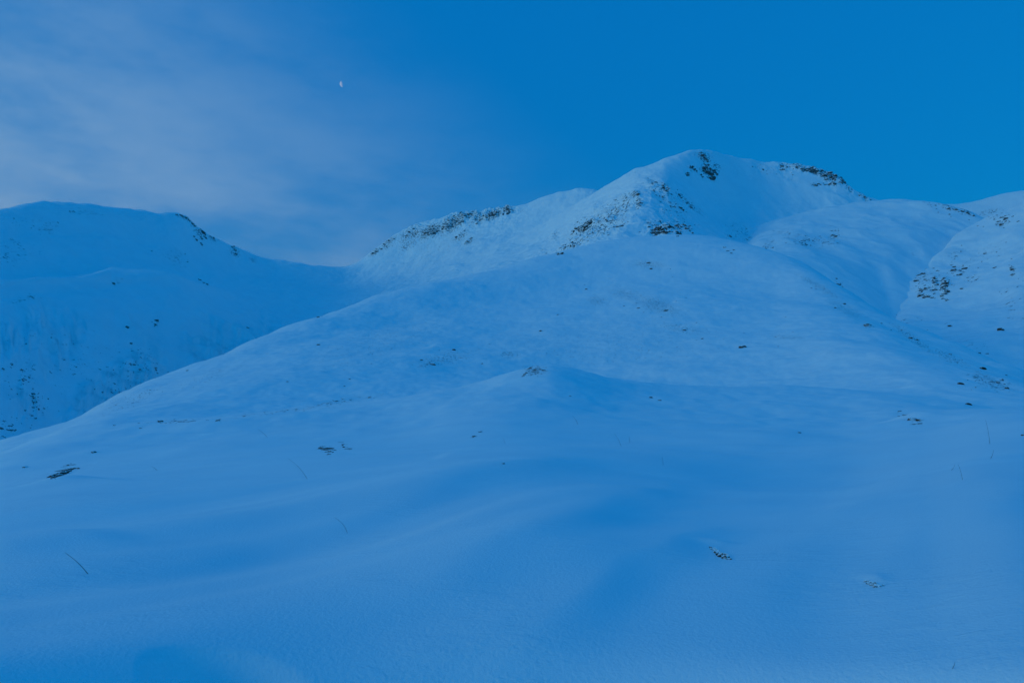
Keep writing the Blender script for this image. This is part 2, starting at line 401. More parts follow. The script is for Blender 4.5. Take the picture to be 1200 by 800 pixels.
EA = [(20,300,40,14,-10,.40),(45,265,40,8,5,.40),(100,250,35,6,0,.46),(10,290,20,12,-20,.42),(55,272,12,10,-30,.48),
      (218,256,12,4,20,.62),(226,262,9,5,45,.62),(236,272,10,10,60,.66),(250,280,8,6,40,.55),(275,295,10,9,30,.56),(296,304,8,5,30,.5),
      (205,300,18,14,30,.44),(240,332,10,4,25,.6),(30,352,26,5,-5,.44),(140,330,16,3,0,.4),
      (25,440,22,30,35,.42),(42,470,16,20,30,.46),(90,430,45,40,20,.35),(160,430,40,30,30,.38),(183,375,5,5,0,.5),
      (10,500,30,20,10,.42),(130,460,40,20,20,.36),(60,400,90,40,20,.28),(210,440,25,10,10,.40),
      (440,295,12,4,-38,.64),(455,285,16,7,-38,.60),(482,275,22,10,-30,.62),(505,271,20,9,-25,.74),(530,261,26,10,-30,.72),(545,252,20,5,-5,.66),(562,256,18,8,-30,.62),
      (577,253,16,7,-25,.74),(595,248,9,6,0,.76),(540,277,16,6,-35,.60),(550,283,10,5,-30,.62),(480,286,20,8,-25,.52),(610,248,6,3,0,.5),(510,290,70,22,-25,.36)]
oA, BV_A = far_sheet('mountain', LA, [50, 90, 50, 60, 110], A_(-500), A_(900), 1500, M_FAR, shapeA, EA, back=0.5, smooth=3)
BV_B = BV_A

# ---- the peak with its spur coming down towards the hill
LC = [
 [(440,480,560),(600,410,600),(700,370,640),(800,350,660),(900,380,640),(1000,460,600),(1200,560,600)],
 [(440,400,700),(600,345,720),(640,322,730),(700,306,740),(750,299,745),(800,298,745),(850,303,750),(880,312,770),(930,340,800),(1000,400,800),(1200,520,800)],
 [(440,374,900),(500,354,900),(580,328,900),(620,315,890),(650,301,870),(700,283,860),(740,279,850),(775,278,850),(810,282,860),(840,290,890),(870,297,960),(900,302,1000),(960,330,1000),(1050,400,1000),(1200,500,1000)],
 [(440,366,1150),(500,346,1150),(560,324,1150),(600,310,1150),(640,294,1130),(680,270,1090),(720,250,1050),(750,240,1030),(780,247,1040),(810,260,1080),(850,275,1180),(880,281,1260),(920,285,1280),(1000,310,1280),(1200,400,1280)],
 [(440,358,1400),(500,338,1400),(560,314,1400),(600,297,1400),(650,272,1380),(690,246,1330),(720,228,1290),(750,212,1260),(775,208,1270),(800,218,1300),(830,235,1380),(870,248,1480),(920,252,1540),(980,258,1560),(1050,290,1560),(1200,400,1560)],
 [(440,350,1650),(500,326,1650),(560,301,1640),(600,282,1620),(625,270,1600),(650,257,1580),(690,235,1540),(708,224,1520),(722,217,1505),(740,208,1500),(760,201,1500),(775,194,1500),(790,187,1510),(802,182,1530),(812,179,1550),(822,178,1570),(832,179,1600),(850,183,1660),(866,187,1700),
  (880,189,1730),(895,193,1760),(908,192,1770),(920,194,1780),(932,194,1780),(945,196,1780),(960,200,1780),(972,205,1770),(982,209,1760),(992,217,1750),(1004,226,1750),(1016,232,1740),(1030,238,1740),(1060,252,1740),(1120,290,1740),(1200,380,1740)],
]
def shapeC(X, Y, Z, U, V, M):
    s = fbm(X, Y, 240, 4, 0.5, 70)*3*(0.3+0.7*sstep(190, 240, V)) + (ridged(X+Y*0.3, Y, 150, 4, 0.5, 74)-0.9)*6*(0.15+0.85*sstep(200, 240, V))
    s += fbm(X, Y, 45, 4, 0.55, 71)*1.8
    q = U - (V-190)*0.9
    s += (ridged(q, V*0.15, 34, 2, 0.5, 72)-0.7)*2.2*sstep(840, 880, U)*sstep(200, 230, V)
    # rocky left flank stands out in steps
    s += M*fbm(X, Z*1.4, 26, 4, 0.65, 73)*8
    return s
EC = [(826,186,10,7,30,.72),(830,202,12,8,30,.78),(811,198,8,4,30,.66),(806,204,4,3,0,.6),(840,197,8,6,40,.62),(822,181,12,3,0,.62),
      (765,215,12,5,30,.55),(780,223,12,6,35,.66),(798,231,10,5,40,.62),(808,240,12,6,40,.66),(820,248,10,5,35,.52),(745,228,8,6,0,.60),(748,238,8,9,10,.66),
      (728,245,22,12,-35,.54),(712,250,18,8,-30,.52),(708,256,16,4,5,.56),(690,261,12,5,-25,.70),(683,266,16,6,-25,.72),(672,270,8,4,0,.55),(650,275,8,5,-40,.5),
      (724,266,12,3,-10,.66),(705,275,30,10,-20,.44),(672,287,10,6,-35,.62),(660,294,14,6,-30,.58),(656,298,8,3,-30,.6),(638,292,6,5,0,.5),(632,302,8,4,-30,.44),
      (775,263,20,7,-8,.62),(776,271,22,5,-6,.80),(795,266,10,4,20,.72),(806,270,9,6,35,.62),(795,276,8,3,-10,.6),(760,262,8,8,0,.55),
      (770,290,30,5,5,.38),(855,278,6,4,20,.6),(850,291,10,5,10,.62),(856,297,7,4,0,.66),(880,280,14,6,20,.56),(890,292,10,8,0,.56),(865,270,20,12,30,.44),
      (918,195,5,7,80,.64),(935,196,14,4,8,.66),(950,200,14,4,5,.84),(965,204,12,6,20,.74),(975,207,10,7,30,.80),(988,212,10,5,35,.72),(972,215,16,3,0,.66),(955,217,8,2,-10,.64),
      (995,222,9,4,40,.55),(1012,231,10,3,30,.6),(895,198,20,7,10,.40),(925,206,10,8,60,.44),(705,260,55,22,-32,.54),(735,238,24,14,-30,.52),(780,232,40,14,38,.46),(790,255,30,12,20,.42),(870,205,25,8,30,.3)]
oC, BV_C = far_sheet('mountain_peak', LC, [10, 40, 90, 110, 110, 100], A_(440), A_(1200), 1100, M_MID, shapeC, EC, smooth=3, back=0.6, rough=0.9)

# ---- rounded shoulder right of the peak
LD = [
 [(820,520,520),(900,470,540),(1000,450,560),(1060,440,560),(1100,430,580),(1200,430,600),(1400,430,600)],
 [(820,360,760),(870,332,780),(900,318,800),(950,328,780),(1000,355,760),(1040,385,740),(1080,390,760),(1140,380,800),(1200,380,820),(1400,380,820)],
 [(820,330,950),(870,305,960),(890,290,970),(920,288,960),(970,298,950),(1010,311,940),(1040,322,940),(1070,330,960),(1120,330,1000),(1200,330,1000),(1400,330,1000)],
 [(820,310,1150),(870,292,1160),(892,276,1170),(930,270,1160),(980,272,1150),(1030,275,1150),(1080,285,1150),(1120,296,1170),(1200,310,1180),(1400,330,1180)],
 [(820,295,1320),(870,280,1340),(900,264,1350),(940,255,1350),(980,253,1350),(1030,253,1350),(1080,255,1350),(1120,262,1350),(1160,275,1350),(1200,290,1350),(1400,330,1350)],
 [(820,285,1500),(870,275,1510),(900,262,1520),(950,250,1530),(980,243,1540),(1005,239,1540),(1030,237,1540),(1060,237,1540),(1085,238,1530),(1100,241,1530),(1120,245,1520),(1135,249,1510),(1150,257,1500),(1165,266,1490),(1200,285,1490),(1400,330,1490)],
]
def shapeD(X, Y, Z, U, V, M):
    s = fbm(X, Y, 220, 4, 0.5, 80)*4 + (ridged(X, Y, 160, 3, 0.5, 84)-0.9)*4
    s += fbm(X, Y, 45, 4, 0.5, 81)*1.3
    s -= 7*np.exp(-(((U-1028-(V-320)*0.35)/13)**2))*sstep(300, 320, V)
    s -= 3*np.exp(-(((U-1070)/14)**2 + ((V-296)/6)**2))
    s += 4*np.exp(-(((V-268-(U-960)*0.06)/4.5)**2))*sstep(900, 930, U)*(1-sstep(1080, 1120, U))
    return s
ED = [(950,283,50,9,5,.46),(978,276,10,5,0,.58),(943,287,10,4,0,.55),(925,275,30,4,5,.44),(1000,268,60,3,2,.40),(980,333,10,6,20,.56),(900,290,12,9,0,.46),
      (1085,240,14,2,10,.5),(1115,246,22,3,20,.62),(1135,251,12,3,30,.62),(1070,292,8,4,-40,.4),(975,334,6,8,0,.5)]
oD, BV_D = far_sheet('mountain_shoulder', LD, [10, 80, 80, 80, 60, 60], A_(820), A_(1400), 800, M_MID, shapeD, ED, smooth=7, back=0.55)

# ---- far summit at the right edge
LE = [
 [(900,330,1700),(1100,300,1700),(1200,290,1700),(1500,280,1700)],
 [(900,280,1950),(1100,262,1950),(1160,255,1950),(1200,250,1950),(1500,235,1950)],
 [(900,262,2200),(1000,252,2200),(1060,246,2200),(1100,242,2200),(1130,241,2200),(1150,237,2200),(1170,232,2200),(1190,228,2200),(1200,227,2200),(1300,215,2200),(1500,230,2200)],
]
def shapeE(X, Y, Z, U, V, M):
    return fbm(X, Y, 260, 5, 0.5, 90)*5 + fbm(X, Y, 40, 3, 0.5, 91)*1.0
oE, BV_E = far_sheet('far_mountain', LE, [60, 60], A_(900), A_(1500), 420, M_FAR, shapeE,
    [(1160,248,20,4,-10,.55),(1172,262,14,5,-10,.5),(1200,240,20,5,-20,.4)], smooth=4, back=0.5)

# ---- right-hand slope, falling left into the gully
LF = [
 [(1000,600,300),(1100,560,320),(1200,540,330),(1500,500,350)],
 [(1000,440,520),(1040,405,530),(1100,440,470),(1150,455,440),(1200,462,430),(1500,470,430)],
 [(1000,410,700),(1030,392,710),(1060,385,700),(1100,394,650),(1150,400,600),(1200,400,590),(1500,380,560)],
 [(1000,400,800),(1040,374,820),(1056,360,840),(1080,350,860),(1120,350,840),(1200,345,760),(1500,300,700)],
 [(1000,395,880),(1040,369,880),(1060,350,910),(1075,336,950),(1100,320,1000),(1140,306,1040),(1200,295,980),(1500,240,820)],
 [(1000,385,930),(1040,366,900),(1055,351,950),(1070,332,1010),(1090,311,1100),(1105,299,1180),(1125,284,1300),(1145,272,1400),(1165,262,1480),(1185,257,1540),(1200,252,1580),(1250,238,1580),(1500,170,1500)],
]
def shapeF(X, Y, Z, U, V, M):
    s = fbm(X, Y, 160, 5, 0.5, 95)*9
    s += fbm(X, Y, 30, 4, 0.55, 96)*1.1
    return s
EF = [(1085,332,22,12,-10,.50),(1083,345,14,5,0,.62),(1096,337,5,10,5,.72),(1108,340,7,13,10,.74),(1078,325,14,6,-30,.56),(1125,320,10,5,-20,.62),(1118,317,14,5,-10,.5),
      (1140,330,20,8,-20,.44),(1186,318,6,6,0,.58),(1165,258,16,5,-10,.5),(1172,262,10,4,-10,.62),(1180,257,12,3,-20,.58),(1150,300,40,10,-25,.36),(1172,385,5,6,0,.58),
      (1072,380,12,4,0,.48),(1110,382,6,3,0,.5),(1120,300,20,6,-30,.42),(1190,350,30,40,0,.32),(1150,420,60,10,20,.36),(1072,372,20,10,0,.4)]
oF, BV_F = far_sheet('mountain_slope', LF, [20, 70, 80, 80, 90], A_(1000), A_(1500), 700, M_MID, shapeF, EF, smooth=6, back=0.25)

# ---- everything further out: the snow-covered valley floor to the horizon
g = np.linspace(-9000, 9000, 161); GX, GY = np.meshgrid(g, g)
GZ = -430 + fbm(GX, GY, 5000, 4, 0.5, 99)*90
M_VAL = snow_terrain('snow_valley', 30, bump_d=3, crust=0.3, fine2=40)
grid_mesh('snowy_valley', GX, GY, GZ, M_VAL, np.zeros_like(GX))

# ------------------------------------------------------------------ placing things on the terrain
SHEETS = {'hill': BV_HILL, 'left': BV_A, 'ridge': BV_B, 'peak': BV_C, 'shoulder': BV_D, 'far': BV_E, 'slope': BV_F}
def hit(u, v):
    x, y, z = ray(u, v); d = Vector((float(x), float(y), float(z))).normalized()
    best = None
    for k, b in SHEETS.items():
        loc, nor, idx, dist = b.ray_cast(Vector((0, 0, 0)), d, 30000)
        if loc is not None and (best is None or dist < best[2]): best = (loc, nor if nor.z > 0 else -nor, dist, k)
    return best

# ---- rock shapes
import bmesh
def rock_mesh(name, seed, sub=3, mats=(), flat=0.65, craggy=0.5):
    rnd = random.Random(seed)
    bm = bmesh.new(); bmesh.ops.create_icosphere(bm, subdivisions=sub, radius=0.5)
    planes = []
    for i in range(9):
        n = Vector((rnd.gauss(0, 1), rnd.gauss(0, 1), rnd.gauss(0, 0.8))).normalized()
        planes.append((n, rnd.uniform(0.26, 0.43)))
    co = np.array([v.co[:] for v in bm.verts])
    nz = pn(co[:,0]*3.1+co[:,2]*2, co[:,1]*3.1-co[:,2], seed)*0.16*craggy*2 + pn(co[:,0]*8+co[:,2]*6, co[:,1]*8, seed+5)*0.06*craggy*2
    for v, q in zip(bm.verts, nz):
        p = v.co.copy()
        for n, d in planes:
            e = p.dot(n)
            if e > d: p -= n*(e-d)*0.92
        p *= 1 + float(q)
        p.z *= flat
        v.co = p
    me = bpy.data.meshes.new(name); bm.to_mesh(me); bm.free()
    for m in mats: me.materials.append(m)
    return me
M_STONE = rock_material('snow_dusted_stone', 1.0, 0.55, 0.85, 0.6)        # object-space size 1, objects are scaled
PROTO = [rock_mesh('rock', 100+i, 3, (M_STONE,)) for i in range(8)]
used_names = {}
def place_rock(u, v, w, label=None, h=0.6, group=None, cat='rock', sink=0.07, name='rock', asp=1.0, seed=None):
    r = hit(u, v)
    if r is None: return None
    loc, nor, dist, k = r
    rnd = random.Random(seed if seed is not None else int(u*131+v*17))
    s = w/F*dist/1.0
    me = PROTO[rnd.randrange(len(PROTO))]
    o = bpy.data.objects.new(name, me); COL.objects.link(o)
    o.scale = (s, s*rnd.uniform(.7, 1.0)*asp, s*h/0.65)
    q = nor.lerp(Vector((0, 0, 1)), 0.5).normalized().to_track_quat('Z', 'Y')
    e = q.to_euler(); e.rotate_axis('Z', rnd.uniform(-0.5, 0.5)); o.rotation_euler = e
    o.location = loc - nor*s*sink
    o['label'] = label; o['category'] = cat
    if group: o['group'] = group
    return o

def outcrop(name, label, cells, wsize, cat='rock outcrop', seed=1, mat=None, up=1.0, aspect=0.62):
    """one craggy outcrop: broken blocks standing out of the slope, grown together into one mesh. cells: (u, v, width px)"""
    rnd = random.Random(seed)
    root = None
    for (u, v, w) in cells:
        r = hit(u, v)
        if r is None: continue
        loc, nor, dist, k = r; s = w/F*dist
        if root is None:
            root = bpy.data.objects.new(name, None); COL.objects.link(root); root.location = loc
            root.empty_display_size = 0.1; root['label'] = label; root['category'] = cat; base = loc.copy()
        bm = bmesh.new()
        n = 3 if w > 5.5 else 2 if w > 3.5 else 1
        for i in range(n):
            su = s*rnd.uniform(.55, .8) if n > 1 else s*rnd.uniform(.8, 1.1)
            off = Vector(((i-(n-1)/2)*s*0.22, rnd.uniform(-.10, .10)*s, 0))
            me = rock_mesh('tmp', seed*50+i*7+int(u), 3, (), flat=1.0, craggy=0.9)
            ang = rnd.uniform(-.6, .6); til = rnd.uniform(-.35, .35)
            pz = off.copy()
            if abs(nor.z) > 0.05: pz.z -= (nor.x*off.x+nor.y*off.y)/nor.z
            pz += nor*su*0.03
            nv = len(bm.verts)
            bm.from_mesh(me); bpy.data.meshes.remove(me); bm.verts.ensure_lookup_table()
            for vv in bm.verts[nv:]:
                p = vv.co
                x, y, z = p.x*su*1.25, p.y*su*0.8, p.z*su*aspect*up
                x, z = x*math.cos(til)-z*math.sin(til), x*math.sin(til)+z*math.cos(til)
                vv.co = Vector((x*math.cos(ang)-y*math.sin(ang), x*math.sin(ang)+y*math.cos(ang), z)) + pz
        me = bpy.data.meshes.new('rock_block'); bm.to_mesh(me); bm.free()
        me.materials.append(mat)
        o = bpy.data.objects.new('rock_block', me); COL.objects.link(o); o.parent = root; o.location = loc-base
    return root
M_CRAG = rock_material('crag_rock', 9.0, 0.28, 0.58, 0.45)

# ---- outcrops of the far ridges
outcrop('rock_outcrop', 'dark crag just under the snowy top of the highest peak',
        [(824,184,5),(828,188,5),(826,193,4),(831,197,6),(828,203,9),(833,206,9),(838,202,6),(822,206,5)], 0, seed=2, mat=M_CRAG)
outcrop('rock_outcrop', 'small dark rocks left of the crag below the highest summit', [(812,197,5),(815,199,4),(806,204,4)], 0, seed=3, mat=M_CRAG)
outcrop('rock_outcrop', 'wide dark cliff band at the foot of the spur, largest on the peak',
        [(768,272,8),(774,270,10),(780,267,8),(786,266,7),(770,275,7),(779,272,8),(764,270,5),(792,264,5),(788,272,4)], 0, seed=4, mat=M_CRAG)
outcrop('rock_outcrop', 'broken rocks running down right of the wide dark cliff band', [(801,264,5),(805,268,5),(808,271,5),(811,273,4),(794,277,4),(797,274,3)], 0, seed=5, mat=M_CRAG)
outcrop('rock_outcrop', 'dark outcrop on the left flank of the peak near its lower left edge',
        [(689,264,9),(693,261,5),(685,268,5),(688,269,6),(682,265,3),(673,271,7),(677,260,3)], 0, seed=6, mat=M_CRAG)
outcrop('rock_outcrop', 'thin brown ledge between the left flank outcrop and the wide cliff band', [(720,266,4),(724,266,5),(729,265,4)], 0, seed=7, mat=M_CRAG)
outcrop('rock_outcrop', 'lowest rocks of the left flank, a slanting group near the foot of the peak', [(672,285,6),(673,288,4),(662,290,4),(656,298,7),(653,297,4),(663,287,3)], 0, seed=8, mat=M_CRAG)
outcrop('rock_outcrop', 'upright rock strip high on the left flank of the peak', [(745,226,4),(748,228,5),(747,235,4),(748,239,4),(743,231,3)], 0, seed=9, mat=M_CRAG)
outcrop('rock_outcrop', 'row of rocks along the crest of the spur below the summit crag', [(769,214,4),(776,218,5),(781,224,5),(778,221,4)], 0, seed=10, mat=M_CRAG)
outcrop('rock_outcrop', 'second row of rocks down the spur, right of the crest row', [(796,229,4),(798,232,3),(797,244,5),(804,238,4),(809,243,4),(800,246,3)], 0, seed=11, mat=M_CRAG)
outcrop('rock_outcrop', 'little group of dark rocks where the spur meets the hill on the right', [(849,290,4),(853,294,4),(857,297,4),(855,277,4),(860,293,3)], 0, seed=12, mat=M_CRAG)
outcrop('rock_outcrop', 'long dark crag on the skyline right of the summit',
        [(933,196,5),(940,198,4),(946,199,5),(952,200,6),(957,202,5),(963,200,5),(965,206,7),(972,205,6),(978,209,6),(968,210,5),(985,211,5),(990,214,4)], 0, seed=13, mat=M_CRAG)
outcrop('rock_outcrop', 'thin ledge of rock under the skyline crag', [(972,216,5),(978,215,5),(985,214,4),(956,217,4),(960,216,3)], 0, seed=14, mat=M_CRAG)
outcrop('rock_outcrop', 'small rock on the skyline left of the long crag', [(917,195,4),(918,199,3)], 0, seed=15, mat=M_CRAG)
outcrop('rock_outcrop', 'rock scraps on the falling skyline right of the long crag', [(1000,221,3),(1008,229,3),(1013,231,4),(1020,234,2)], 0, seed=16, mat=M_CRAG)
# ridge
outcrop('rock_outcrop', 'lowest dark rocks of the left ridge, just above the saddle', [(437,297,4),(441,295,4),(447,292,3)], 0, seed=17, mat=M_CRAG)
outcrop('rock_outcrop', 'rocks up the left ridge above its lowest rocks', [(450,286,3),(456,282,3),(462,280,3),(480,272,4),(485,268,3),(477,276,3)], 0, seed=18, mat=M_CRAG)
outcrop('rock_outcrop', 'darkest crags in the middle of the left ridge', [(500,273,6),(498,270,4),(508,274,7),(513,271,5),(520,267,5),(525,265,4),(530,263,4)], 0, seed=19, mat=M_CRAG)
outcrop('rock_outcrop', 'crags along the skyline in the middle of the left ridge', [(533,253,5),(540,249,4),(545,253,5),(541,260,6),(549,255,4),(536,259,4),(553,251,4)], 0, seed=20, mat=M_CRAG)
outcrop('rock_outcrop', 'upper crags of the left ridge beside the pinnacle', [(577,252,7),(571,255,5),(563,258,4),(559,262,4),(583,252,3),(567,253,3)], 0, seed=21, mat=M_CRAG)
outcrop('rock_pinnacle', 'small pointed pinnacle at the upper end of the left ridge', [(597,247,5),(596,250,5),(590,251,3)], 0, seed=22, mat=M_CRAG, up=1.7)
outcrop('rock_outcrop', 'pair of rock ribs below the middle of the left ridge', [(535,278,4),(539,275,4),(549,283,5),(547,285,3),(553,279,4)], 0, seed=23, mat=M_CRAG)
# left mountain
outcrop('rock_outcrop', 'dark skyline edge of the left mountain where its top breaks down', [(207,252,4),(212,253,5),(217,255,4),(221,258,4),(225,262,4),(228,265,3)], 0, seed=24, mat=M_CRAG)
outcrop('rock_outcrop', 'dark outcrop just under the broken edge of the left mountain', [(238,273,6),(240,278,5),(236,279,4),(230,281,4),(227,277,3),(250,279,4),(246,277,3),(236,286,4)], 0, seed=25, mat=M_CRAG)
outcrop('rock_outcrop', 'outcrop halfway down the right shoulder of the left mountain', [(272,290,4),(275,293,4),(276,298,5),(274,289,3),(296,306,3)], 0, seed=26, mat=M_CRAG)
outcrop('rock_outcrop', 'slanting dark rocks on the bench of the left mountain', [(234,328,3),(238,331,4),(242,333,4)], 0, seed=27, mat=M_CRAG)
outcrop('rock_outcrop', 'dark lower left outcrop on the steep side of the left mountain', [(29,444,5),(34,442,4),(26,445,4),(38,455,3),(39,465,4),(38,470,4),(44,479,3),(41,490,4),(51,478,3),(13,427,3),(3,432,4)], 0, seed=28, mat=M_CRAG)
outcrop('rock_outcrop', 'slanting rock rib low on the left mountain above the hill edge', [(161,428,3),(164,433,4),(182,432,4),(184,437,3),(157,427,3)], 0, seed=29, mat=M_CRAG)
# shoulder + right slope
outcrop('rock_outcrop', 'narrow upright dark outcrop on the right slope, right of the pair', [(1108,332,6),(1107,338,5),(1109,343,6),(1106,346,6),(1110,352,4)], 0, seed=30, mat=M_CRAG, up=1.4)
outcrop('rock_outcrop', 'narrow upright dark outcrop on the right slope, left of the pair', [(1097,334,5),(1096,340,6),(1095,344,3)], 0, seed=31, mat=M_CRAG, up=1.3)
outcrop('rock_outcrop', 'low dark outcrop at the bottom left of the right slope rocks', [(1079,346,7),(1084,348,6),(1088,347,5),(1092,349,4),(1085,339,5)], 0, seed=32, mat=M_CRAG)
outcrop('rock_outcrop', 'rock strip on the far skyline dip at the right', [(1112,245,4),(1120,246,5),(1128,248,5),(1134,250,4),(1140,253,3)], 0, seed=33, mat=M_CRAG)
# hill
outcrop('rock_outcrop', 'brown rocks on the crest of the snow rise in the middle',
        [(621,432,5),(626,434,5),(629,433,3),(633,433,3),(637,434,5),(615,439,5),(617,437,4),(613,441,3),(630,441,2)], 0, seed=34, mat=rock_material('rise_rock', 0.8, .72, 1.05, .6), aspect=.5)
outcrop('rock_outcrop', 'brown rocks half buried in the snow at the left, largest low on the hill',
        [(59,559,6),(63,558,7),(67,557.5,8),(71,556,8),(75,554.5,8),(79,552.5,7),(83,550.5,6),(88,549,4),(92,549,3)], 0, seed=35, mat=rock_material('left_rock', 0.35, .66, 1.0, .8), aspect=.7)
outcrop('rock_outcrop', 'dark rocks half buried in the snow left of the middle',
        [(376,525,6),(379,526,6),(382,527.5,6),(386,529,5),(391,530,4)], 0, seed=36, mat=rock_material('middle_rock', 0.3, .5, .85, .5), aspect=.7)
outcrop('rock_outcrop', 'thin twiggy rocks beside the half buried dark rocks', [(401,522,3),(403,524,3),(406,526,3)], 0, seed=37, mat=rock_material('thin_rock', 0.2, .6, .95, .5), aspect=.6)
outcrop('rock', 'dark slanting rock under a snow hump in the near snow at the right',
        [(833,641.5,5),(836,643.5,7),(839,645.5,8),(842,647.5,9),(845,650,10),(848,652,11),(851,654,10),(854,655,6)], 0, cat='rock', seed=38, mat=rock_material('near_rock', 0.07, .22, .55, .4), aspect=.8)
outcrop('rock', 'snow crusted lump of stone in the near snow at the far right',
        [(1016,681,6),(1020,683,8),(1024,685,9),(1028,687,8),(1032,686,6)], 0, cat='rock', seed=39, mat=rock_material('near_rock_b', 0.05, -.1, .35, .4), aspect=.7)

# ---- single rocks with something to tell them by
R1 = [
 (30,547,6,'small brown rock at the left edge above the half buried rocks'),
 (110,530,7,'flat dark rock up the slope from the half buried left rocks'),
 (256,493,8,'brown rock on the snow terrace at the left'),
 (188,494,7,'dark rock left of the brown one on the snow terrace'),
 (337,447,5,'lone stone high on the left part of the hill'),
 (373,372,5,'lone dark stone standing on the left skyline of the hill'),
 (220,434,5,'small dark stone on the hill edge below the left mountain'),
 (177,457,4,'stone just under the left hill edge'),
 (433,466,5,'stone on the long snow lip left of the middle'),
 (395,470,4,'brownish stone left of the lip stone'),
 (410,444,3,'small stone on the smooth snow above the long lip'),
 (507,427,9,'dark flat rock on the hill left of the middle rise'),
 (494,422,5,'smaller rock up left of the dark flat rock'),
 (532,410,6,'rock above right of the dark flat rock'),
 (565,426,4,'brown pebble left of the middle rise'),
 (373,404,5,'dark pebble in the upper left of the hill'),
 (555,511,5,'brown stone, lower of the pair below the middle rise'),
 (564,506,5,'dark stone, upper of the pair below the middle rise'),
 (590,543,6,'single pointed dark stone in the near snow in the centre'),
 (668,464,4,'small stone below the snow crest right of the middle rise'),
 (763,466,6,'reddish stone under the snow crest, left of two'),
 (773,469,6,'grey stone under the snow crest, right of two'),
 (760,308,6,'darkest stone at the top of the hill below the peak'),
 (763,315,4,'small stone just under the darkest top stone'),
 (780,364,7,'dark stone in the middle of the upper hill'),
 (748,361,5,'reddish stone left of the dark stone on the upper hill'),
 (687,339,4,'tiny dark stone near the upper left of the hill top'),
 (654,369,4,'stone on the left of the upper hill'),
 (634,388,6,'flat stone on the hill above the middle rise'),
 (802,387,5,'stone on the hill right of centre, below the dark stone'),
 (823,397,5,'stone right of the one below the dark stone'),
 (870,407,10,'long flat dark rock lying on the snow right of centre'),
 (989,356,5,'reddish stone near the right hill edge'),
 (979,361,4,'dull stone left of the reddish one by the right hill edge'),
 (1017,382,11,'wide flat snow capped rock near the right hill edge'),
 (1067,396,5,'dark stone on the right hill edge, halfway down'),
 (1074,398,4,'smaller stone beside the dark one halfway down the right hill edge'),
 (1113,415,4,'stone in the dip of the right hill edge'),
 (1152,432,8,'flat dark rock low on the right hill edge'),
 (1126,450,8,'dark rock on the snow left of the right hand boulders'),
 (1143,454,4,'brownish stone beside the dark rock at the right'),
 (1174,445,6,'upper boulder of the group at the right edge'),
 (1169,448,5,'left boulder of the group at the right edge'),
 (1180,455,6,'lower boulder of the group at the right edge'),
 (1135,474,8,'slanting brown rock on the snow at the right'),
 (1054,482,5,'small dark rock above the two round boulders at the right'),
 (1067,492,9,'left and browner of the two round boulders under a snow cap'),
 (1077,493,9,'right and darker of the two round boulders under a snow cap'),
 (1199,510,5,'dark rock cut by the right border of the photo'),
 (183,375,7,'lone dark boulder on the steep side of the left mountain'),
 (149,383,5,'small boulder left of the lone one on the left mountain'),
 (153,402,5,'boulder down right of the small one on the left mountain'),
 (133,332,4,'little stone on the bench line of the left mountain'),
 (290,384,5,'pale stone at the right end of the left mountain side'),
 (975,276,5,'left stone of two on the rounded shoulder'),
 (979,277,5,'right stone of two on the rounded shoulder'),
 (981,333,5,'stone in the bowl above the right hill edge'),
 (1187,316,6,'dark boulder high at the right edge of the right slope'),
 (1187,322,5,'smaller boulder under the dark one high on the right slope'),
 (1172,386,7,'upright dark rock alone low on the right slope'),
 (1113,382,5,'flat stone low on the right slope, left of the upright rock'),
 (1130,315,7,'larger dark rock up right of the right slope outcrops'),
 (1125,322,8,'wide rock below the larger one on the right slope'),
 (1118,317,6,'rock left of the larger ones on the right slope'),
 (1082,321,6,'rock near the gully, upper left of the right slope outcrops'),
 (1073,329,7,'dark rock at the edge of the gully on the right slope'),
 (1173,263,6,'rock on the far right skyline slope'),
 (923,567,5,'faint twiggy stone in the smooth snow at the right')]
for i, (u, v, w, lab) in enumerate(R1):
    if i == len(R1)-1: u, v, w = 937, 507, 5
    place_rock(u, v, w*1.0, lab, h=0.62, seed=500+i, name='boulder' if 'boulder' in lab else 'rock', cat='boulder' if 'boulder' in lab else 'rock')

# ---- scattered stones nobody could tell apart, each its own object
def scatter(label, group, ells, n, wlo, whi, seed):
    rnd = random.Random(seed); k = 0; tries = 0
    tot = sum(e[5] for e in ells)
    while k < n and tries < n*20:
        tries += 1
        x = rnd.uniform(0, tot)
        for e in ells:
            x -= e[5]
            if x <= 0: break
        a = math.radians(e[4]); p = rnd.gauss(0, .55)*e[2]; q = rnd.gauss(0, .55)*e[3]
        u = e[0]+p*math.cos(a)-q*math.sin(a); v = e[1]+p*math.sin(a)+q*math.cos(a)
        if not (2 < u < 1198): continue
        r = hit(u, v)
        if r is None or r[3] != label[1]: continue
        w = wlo + (whi-wlo)*rnd.random()**2.5
        o = place_rock(u, v, w, label[0], h=0.6, group=group, seed=rnd.randrange(10**6), name='stone', cat='stone')
        k += 1
scatter(('tiny dark stone scattered on the steep snowy side of the left mountain', 'left'), 'stones scattered on the left mountain',
        [(20,450,30,50,30,3),(45,475,20,30,30,2),(15,505,40,20,0,1.5),(100,430,60,40,20,1.5),(165,430,40,25,20,1.5),(50,272,60,12,0,1),(205,300,25,14,30,.8),(240,340,60,20,20,.5)], 55, 1.1, 2.6, 1)
scatter(('tiny dark stone scattered on the snowy hill', 'hill'), 'stones scattered on the hill',
        [(760,350,60,30,10,2.5),(520,415,70,15,-10,1.5),(1080,400,90,10,28,1.5),(975,345,40,10,30,1),(350,455,140,30,-12,1),(230,492,70,5,-3,1),(850,390,120,25,5,1),(1160,448,35,12,20,1)], 60, 1.2, 3.2, 2)
